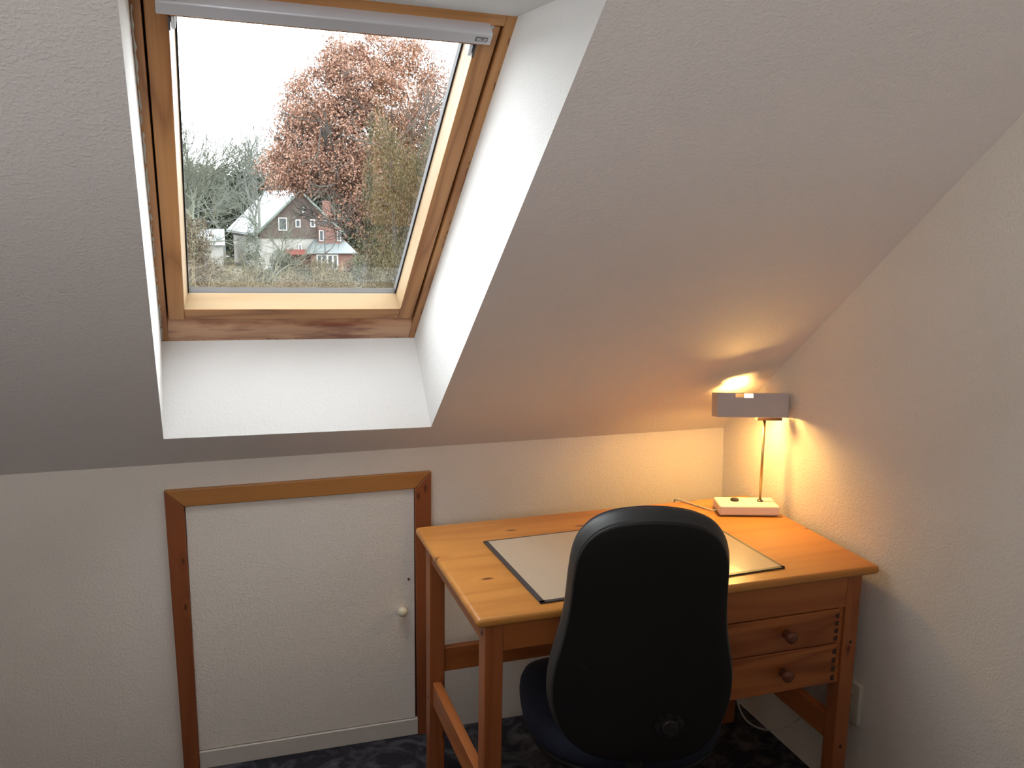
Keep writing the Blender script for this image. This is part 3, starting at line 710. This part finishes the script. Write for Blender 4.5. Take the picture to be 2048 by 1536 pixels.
def blob_points(n, blobs, shell=.55):
    """points inside a union of ellipsoids, biased to their outer part"""
    vol = np.array([b[3]*b[4]*b[5] for b in blobs])**.8; cnt = rng.multinomial(n, vol/vol.sum()); out = []
    for c, b in zip(cnt, blobs):
        v = rng.normal(size=(c,3)); v /= np.linalg.norm(v, axis=1)[:,None]; r_ = rng.uniform(shell**3, 1, size=(c,1))**(1/3)
        out.append(np.array(b[:3]) + v*r_*np.array(b[3:6]))
    return np.concatenate(out)

m_bark = plain('grey_bark', (.05,.043,.036), .9, noise=.3, nscale=6)
m_twig = plain('mossy_twigs', (.095,.102,.074), .9, noise=.25, nscale=3)
m_twig2 = plain('grey_twigs', (.100,.106,.090), .9, noise=.25, nscale=3)
m_straw = leafmat('straw_stems', [(0.119,0.0945,0.0525),(0.154,0.126,0.07),(0.105,0.0945,0.042)])
m_oakleaf = leafmat('russet_leaves', [(.098,.047,.034),(.168,.084,.055),(.250,.140,.096),(.130,.063,.043)])
m_conif = leafmat('olive_conifer', [(0.0112,0.0136,0.0056),(0.0304,0.0296,0.0104),(0.0624,0.0448,0.0128),(0.0224,0.024,0.0088)])
m_dkgreen = leafmat('dark_evergreen', [(0.0187,0.0255,0.0153),(0.0357,0.0442,0.0255),(0.0527,0.0561,0.0323)])
m_brownbush = leafmat('brown_bush', [(0.0408,0.0306,0.017),(0.0782,0.0544,0.0306),(0.0408,0.0408,0.01904)])
m_hedge = leafmat('mixed_hedge', [(0.0248,0.0279,0.01364),(0.0527,0.04836,0.0217),(0.0744,0.0558,0.0279),(0.0279,0.03286,0.0155)])

# ground
mgr = leafmat('meadow', [(0.01925,0.0231,0.0088),(0.033,0.033,0.0143),(0.04675,0.0396,0.01925)])
bm = bmesh.new(); bmesh.ops.create_grid(bm, x_segments=40, y_segments=40, size=1)
for v in bm.verts: v.co = Vector((v.co.x*130, 120+v.co.y*118, GZ+.25*math.sin(v.co.x*9)*math.cos(v.co.y*7)))
tag(obj('garden_ground', bm, mgr), kind='structure')

# russet oak
OAK = thing('oak_tree', 'large oak with russet autumn leaves filling the right half of the skylight view', 'tree', (5.3,42.5,GZ))
rnd = random.Random(4)
sg, tips = grow((0,0,0), (0,0,1), 3.6, .30, 5, .62, rnd, .80, (3,4), .10, .010, .10)
sg = [s for s in sg if abs(s[1].x) < 4.2 and s[1].z < 12.2 and (s[1].x > -1.2 or s[1].z < 10)]
seg_mesh('trunk_and_branches', sg, m_bark, OAK, 5)
bl = [(0,0,11.6,2.0,2.2,2.0),(-1.7,0,10.6,2.0,2.0,1.9),(1.9,0,10.9,2.1,2.0,2.0),(-2.9,0,8.9,1.6,2,1.6),(3.1,0,8.8,1.4,2.2,2.2),(0,0,8.6,3.0,2.6,2.4),(-3.5,0,7.4,1.4,1.8,1.2),
      (-2.2,0,7.6,2.2,2.2,1.3),(.9,-.5,7.0,2.8,2.4,1.9),(3.0,0,6.2,1.8,2,2.4),(1.9,-1,5.0,1.5,2,1.0),(2.8,0,3.8,1.6,2,1.2),(-1.3,0,12.2,1.1,1.4,1.0),(-2.6,0,10.4,1.3,1.6,1.2),(2.2,0,12.8,1.3,1.4,.9),(3.5,0,11.7,1.0,1.3,1.2),(.9,0,13.0,1.2,1.4,.9),(-.9,0,12.8,1.1,1.3,.9)]
# clusters of leaves around many small centres make the crown uneven
cc = blob_points(2500, bl, .25); k = rng.integers(34, 78, size=len(cc))
cc = np.concatenate([cc, blob_points(110, [(-.4,-1,5.2,2.3,1.0,.9),(1.2,-1,4.0,1.6,1,.8)], .2)]); k = np.concatenate([k, rng.integers(10, 26, size=110)])
pts_ = np.concatenate([c+rng.normal(size=(n_,3))*np.array([.24,.25,.16]) for c, n_ in zip(cc, k)])
tag(leaves('leaf_crown', pts_, .116, m_oakleaf, OAK, .62), kind=None)
# fine twigs through the crown
tw = []
for c in cc[::2]:
    tw.append((Vector(c)+Vector((rnd.gauss(0,.3),rnd.gauss(0,.3),-.5)), Vector(c)+Vector((rnd.gauss(0,.2),rnd.gauss(0,.2),.35)), .018, .006))
seg_mesh('twigs', tw, m_bark, OAK, 3)

# olive conifer in front of it on the right
CN = thing('conifer_tree', 'olive-yellow conifer rising in front of the russet oak at the right of the skylight', 'tree', (3.7,25.5,GZ))
cb = []
for z, w_, x in ((3.0,1.7,.2),(3.8,1.75,.3),(4.6,1.65,.35),(5.4,1.45,.35),(6.2,1.2,.1),(6.9,.95,-.1),(7.5,.7,-.35),(8.0,.42,-.5),(2.0,1.75,.1),(6.1,1.1,.9),(5.2,1.2,1.2),(6.9,.8,1.0),(4.4,1.1,1.7),(3.4,1.1,1.9),(2.4,1.0,1.6),(7.5,.55,1.2)): cb.append((x,0,z,w_,w_*.9,.75))
cc2 = blob_points(1000, cb, .4); pts_ = np.concatenate([c+rng.normal(size=(60,3))*np.array([.11,.11,.20])+np.outer(rng.uniform(-.2,.25,60), [c[0]*.15,c[1]*.15,1]) for c in cc2])
leaves('foliage', pts_, .085, m_conif, CN, .35, up=.6)
seg_mesh('trunk', [(Vector((.1,0,0)), Vector((-.2,0,7.4)), .16, .03)], m_bark, CN, 8)

# bare trees
def bare(loc, h, spread, seed, mat, label, group=None, depth=6, rad=.24, first=.24, kids=(2,3)):
    r_ = random.Random(seed); t = thing('bare_tree', label, 'tree', loc, 0, group)
    sg, tp = grow((0,0,0), (r_.gauss(0,.05),r_.gauss(0,.05),1), h*first, rad, depth, spread, r_, .78, kids, .14, .0055, .17)
    zmax = max(s[1].z for s in sg); f = h/zmax
    sg = [(a*f, b_*f, c*1, d*1) for a, b_, c, d in sg]
    big = [s for s in sg if s[2] > .05]; small = [s for s in sg if s[2] <= .05]
    seg_mesh('trunk', big, m_twig if mat is m_twig else mat, t, 6); seg_mesh('twigs', small, mat, t, 3)
    return t
bare((-2.35,52.5,GZ), 13.6, .60, 3, m_twig, 'tall bare spreading tree at the left edge of the skylight view', depth=7, rad=.24, kids=(3,3))
bare((-4.6,62,GZ), 12.0, .6, 15, m_twig, 'bare tree partly cut off by the left side of the window pane', depth=6, kids=(3,3))
bare((1.1,75,GZ), 14.0, .60, 9, m_twig2, 'slim bare tree between the spreading tree and the russet oak', depth=6, rad=.22, kids=(3,3))
bare((3.9,110,GZ), 15.5, .6, 21, m_twig2, 'bare grey tree whose top shows just left of the russet crown', depth=6, rad=.22, kids=(3,3))
for i, (x, y, h) in enumerate(((-6.5,92,11.5),(-4.0,99,11.5),(-1.0,103,12.0),(3.0,108,13.2),(7.0,104,13.0),(11.0,103,12.6))):
    bare((x,y,GZ), h, .62, 40+i, m_twig2, 'hazy bare woodland tree on the skyline behind the house', 'bare woodland trees behind the house', depth=5, rad=.2, kids=(3,3))
# evergreen bank behind the house
cb = [(x, 0, 4.6+rng.uniform(-.5,.9), 2.4, 1.5, 5.2+rng.uniform(-.6,.9)) for x in np.arange(-10, 18, 1.8)]
bank = leaves('woodland_undergrowth', blob_points(75000, cb, .5)+np.array([0,0,0]), .42, m_dkgreen, None, .6)
bank.location = (1,106,GZ+.0); tag(bank, 'dark green woodland undergrowth behind the house', 'undergrowth', kind='stuff')

# house
m_shingle = plain('brown_tile_hanging', (0.06,0.0416,0.0336), .8, noise=.15, nscale=3); m_whitewall = plain('white_render', (0.224,0.22,0.2), .8)
m_roofw = plain('pale_roof', (.22,.235,.25), .6, noise=.12, nscale=1.5); m_verge = plain('grey_green_verge', (.10,.125,.11), .6); m_brick = plain('red_brick', (.115,.055,.042), .8, noise=.15, nscale=5)
m_frame = plain('white_window_frame', (.36,.36,.35), .5); m_gl = plain('dark_glass', (.03,.035,.038), .3); m_lead = plain('slate_roof', (0.077,0.091,0.091), .6, noise=.1, nscale=4)
m_awn = plain('red_awning', (0.1235,0.0273,0.0195), .7)
HO = thing('house', 'brown gabled house with a pale roof and white ground floor seen past the oak', 'house', (5.7,84.46,GZ))
ax_, ez, az, ge = 0.0, 3.37, 7.23, 3.95      # apex x, eave height, apex height, half width
Lb = Vector((-2.3,12,0))                       # the ridge runs back to the left
def V3(x, y, z): return Vector((x, y, z))
bm = bmesh.new(); prism(bm, [V3(-ge+.25,0,2.83), V3(ge,0,2.83), V3(ge,0,ez), V3(0,0,az-.1), V3(-ge+.25,0,ez)], Lb); obj('upper_walls', bm, m_shingle, HO)
bm = bmesh.new(); prism(bm, [V3(-ge+.4,.06,0), V3(ge-.1,.06,0), V3(ge-.1,.06,2.83), V3(-ge+.4,.06,2.83)], Lb*.98); obj('ground_floor_walls', bm, m_whitewall, HO)
bm = bmesh.new()
for s in (-1, 1):
    a, b_ = V3(0,-.35,az+.05), V3(s*(ge+.15),-.35,ez-.12); n_ = V3(0,0,-.16)
    hexa(bm, [a+n_, b_+n_, b_+n_+Lb*1.04, a+n_+Lb*1.04, a, b_, b_+Lb*1.04, a+Lb*1.04])
obj('roof', bm, m_roofw, HO)
bm = bmesh.new()
for s in (-1, 1):
    a, b_ = V3(0,-.40,az+.06), V3(s*(ge+.17),-.40,ez-.11); n_ = V3(0,0,-.26)
    hexa(bm, [a+n_, b_+n_, b_+n_+V3(0,.06,0), a+n_+V3(0,.06,0), a, b_, b_+V3(0,.06,0), a+V3(0,.06,0)])
obj('verge_board', bm, m_verge, HO)
bm = bmesh.new(); a = V3(-ge-.15,-.35,ez-.22); hexa(bm, [a, a+V3(.12,0,0), a+V3(.12,0,0)+Lb*1.04, a+Lb*1.04, a+V3(0,0,.12), a+V3(.12,0,.12), a+V3(.12,0,.12)+Lb*1.04, a+V3(0,0,.12)+Lb*1.04]); obj('gutter', bm, m_verge, HO)
def hwin(x, z, w, h, y=-.02, bars=0, fw=.09):
    bm = bmesh.new()
    for q in ((x-w/2,x+w/2,z,z+fw),(x-w/2,x+w/2,z+h-fw,z+h),(x-w/2,x-w/2+fw,z+fw,z+h-fw),(x+w/2-fw,x+w/2,z+fw,z+h-fw)): box(bm, q[0],q[1],y-.08,y+.05,q[2],q[3])
    for k in range(bars):
        xx = x-w/2+w*(k+1)/(bars+1); box(bm, xx-fw*.6, xx+fw*.6, y-.08, y+.05, z+fw, z+h-fw)
    o = obj('window', bm, m_frame, HO); obj('window_glass', bx(x-w/2+fw*.5,x+w/2-fw*.5,y-.03,y+.02,z+fw*.5,z+h-fw*.5), m_gl, o)
hwin(-1.62, 3.55, .78, 1.18); hwin(-.25, 3.85, .46, .72); hwin(1.08, 3.88, .44, .72)
hwin(-.12, 1.72, .30, .62, y=.04); hwin(.30, 5.2, .3, .5)
bm = bmesh.new(); prism(bm, [V3(-1.55,-1.4,1.42), V3(1.0,-1.4,1.42), V3(1.0,.04,1.80), V3(-1.55,.04,1.80)], (0,0,.05)); obj('awning', bm, m_awn, HO)
bm = bx(-1.55,.9,-.55,-.45,0,1.42); obj('garden_wall', bm, m_brick, HO)
# brick wing with patio doors and a lead roof
wg = obj('brick_wing', bx(.75,4.4,-2.6,0,0,1.62), m_brick, HO)
bm = bmesh.new(); hexa(bm, [V3(.3,-3.0,1.62), V3(4.8,-3.0,1.62), V3(4.8,.02,1.62), V3(.3,.02,1.62), V3(.5,-2.8,1.75), V3(4.6,-2.8,1.75), V3(3.9,.02,2.75), V3(1.15,.02,2.75)]); obj('wing_roof', bm, m_lead, wg)
bm = bx(1.5,3.5,-.9,.2,2.3,3.9); obj('brick_dormer', bm, m_brick, HO)
hwin(1.75, 2.65, .40, 1.0, y=-.92, fw=.07); hwin(3.35, 2.65, .36, 1.0, y=-.92, fw=.07)
hwin(2.05, .12, 1.95, 1.40, y=-2.62, bars=3, fw=.13)
bm = bx(2.2,2.9,1.2,1.9,4.6,6.3); obj('chimney', bm, m_brick, HO)
# second, paler house further left
H2 = thing('white_cottage', 'small white building with pale roof half hidden left of the brown gabled house', 'building', (-3.1,90,GZ))
obj('walls', bx(-1.8,1.9,0,5,0,2.0), m_whitewall, H2)
bm = bmesh.new(); prism(bm, [V3(-2.0,-.3,2.0), V3(2.1,-.3,2.0), V3(2.1,2.5,3.3), V3(-2.0,2.5,3.3)], (0,.1,.14)); prism(bm, [V3(-2.0,5.3,2.0), V3(2.1,5.3,2.0), V3(2.1,2.5,3.3), V3(-2.0,2.5,3.3)], (0,.1,.14)); obj('roof', bm, m_roofw, H2)
obj('window', bx(-1.2,-.4,-.04,.02,.8,1.7), m_gl, H2)
# lamp post in front of the wing
LPST = thing('garden_lamp_post', 'thin dark post standing before the patio doors of the house', 'post', (6.5,72,GZ))
bm = bmesh.new(); tube(bm, [(0,0,0),(0,0,4.6)], .045, 8); obj('post', bm, plain('dark_post', (.03,.033,.033), .6), LPST)
bm = bmesh.new(); lathe(bm, [(.05,0),(.16,.1),(.16,.3),(.05,.4)], (0,0,4.6), (0,0,1), 12); obj('lantern', bm, plain('lantern_glass', (.15,.16,.16), .3), LPST)

# spruce and shrubs in the middle distance
def shrub(name, loc, blobs, n, size, mat, label, cat='shrub', stems=30, aspect=.5, up=0, group=None, sh=.3):
    t = thing(name, label, cat, loc, 0, group)
    leaves('foliage', blob_points(n, blobs, sh), size, mat, t, aspect, up=up)
    rx = max(b[3]+abs(b[0]) for b in blobs); zt = max(b[2]+b[5] for b in blobs); r_ = random.Random(int(loc[0]*100)); sg = []
    for k in range(stems):
        a = r_.uniform(0, 6.28); l = r_.uniform(.6,1.12)
        p = Vector((r_.gauss(0,rx*.25), r_.gauss(0,.3), 0)); q = Vector((p.x+math.cos(a)*rx*r_.uniform(.1,.7), p.y+math.sin(a)*.6, zt*l))
        m_ = (p+q)/2+Vector((r_.gauss(0,.15),0,.15)); sg += [(p,m_,.02,.014),(m_,q,.014,.006)]
        for j in range(5):
            b0_ = m_.lerp(q, r_.random()); sg.append((b0_, b0_+Vector((r_.gauss(0,.35), r_.gauss(0,.3), r_.uniform(.1,.5))), .008, .004))
    if sg: seg_mesh('stems', sg, m_straw, t, 3)
    return t
shrub('spruce', (.45,57.5,GZ), [(0,0,1.2,1.0,1,.9),(0,0,2.2,.8,.8,.8),(0,0,3.2,.6,.6,.8),(0,0,4.1,.38,.38,.7),(0,0,4.9,.2,.2,.5)], 5200, .12, m_dkgreen, 'narrow dark spruce in front of the pale roof of the brown house', 'tree', 0, .35)
shrub('brown_shrub', (-2.75,40,GZ), [(-.2,0,3.2,1.1,1,1.6),(.3,0,4.3,.7,.8,1.0),(-.3,0,5.0,.5,.5,.6),(.6,0,2.4,.9,1,1.2)], 9000, .10, m_brownbush, 'brownish bushy shrub low at the left edge of the skylight view', stems=26)
shrub('evergreen_shrub', (2.75,60,GZ), [(0,0,1.3,1.5,1,1.3),(-.4,0,2.2,.8,.8,.8)], 5000, .12, m_dkgreen, 'round green shrub in front of the white ground floor wall', stems=6)
shrub('olive_shrub', (-.9,46,GZ), [(0,0,1.6,1.6,1,1.3),(-.9,0,2.1,.9,.8,1.0),(1.0,0,1.7,1.0,.8,1.1)], 7000, .10, m_hedge, 'olive green shrub between the brown shrub and the spruce', stems=34)
shrub('twiggy_shrub', (1.9,46,GZ), [(0,0,1.2,1.5,1,1.1)], 3800, .09, m_hedge, 'thin twiggy shrub below the brown house', stems=46)
bare((.75,50,GZ), 6.2, .62, 77, m_twig, 'low bare tree standing in front of the pale roof of the house', depth=5, rad=.09, kids=(3,3))
shrub('garden_shrub', (5.4,64,GZ), [(0,0,1.0,1.5,1,1.15)], 5000, .11, m_hedge, 'low olive shrub just below the red awning of the house', stems=30)
shrub('garden_shrub', (8.6,66,GZ), [(0,0,1.1,1.6,1,1.25)], 5000, .11, m_dkgreen, 'low green shrub at the right of the patio doors', stems=20)
# hedge row across the bottom of the view
for i, (x, w_, mt, lb) in enumerate(((-2.9,1.5,m_dkgreen,'leftmost low green bush along the bottom of the skylight'), (-.9,1.3,m_hedge,'straw-coloured bush between the two left bushes at the bottom of the skylight'),
                          (1.1,1.4,m_brownbush,'brown bush in the middle of the hedge row below the house'), (3.0,1.3,m_hedge,'twiggy bush in the hedge row below the patio doors'),
                          (4.9,1.6,m_conif,'olive bush at the right end of the hedge row below the conifer'))):
    shrub('hedge_bush', (x,33+(i%2)*.8,GZ), [(0,0,1.5,w_,1,1.5),(rng.uniform(-.5,.5),0,2.3,w_*.75,.8,1.05)], 10500, .085, mt, lb, 'bush', stems=50, group=None)
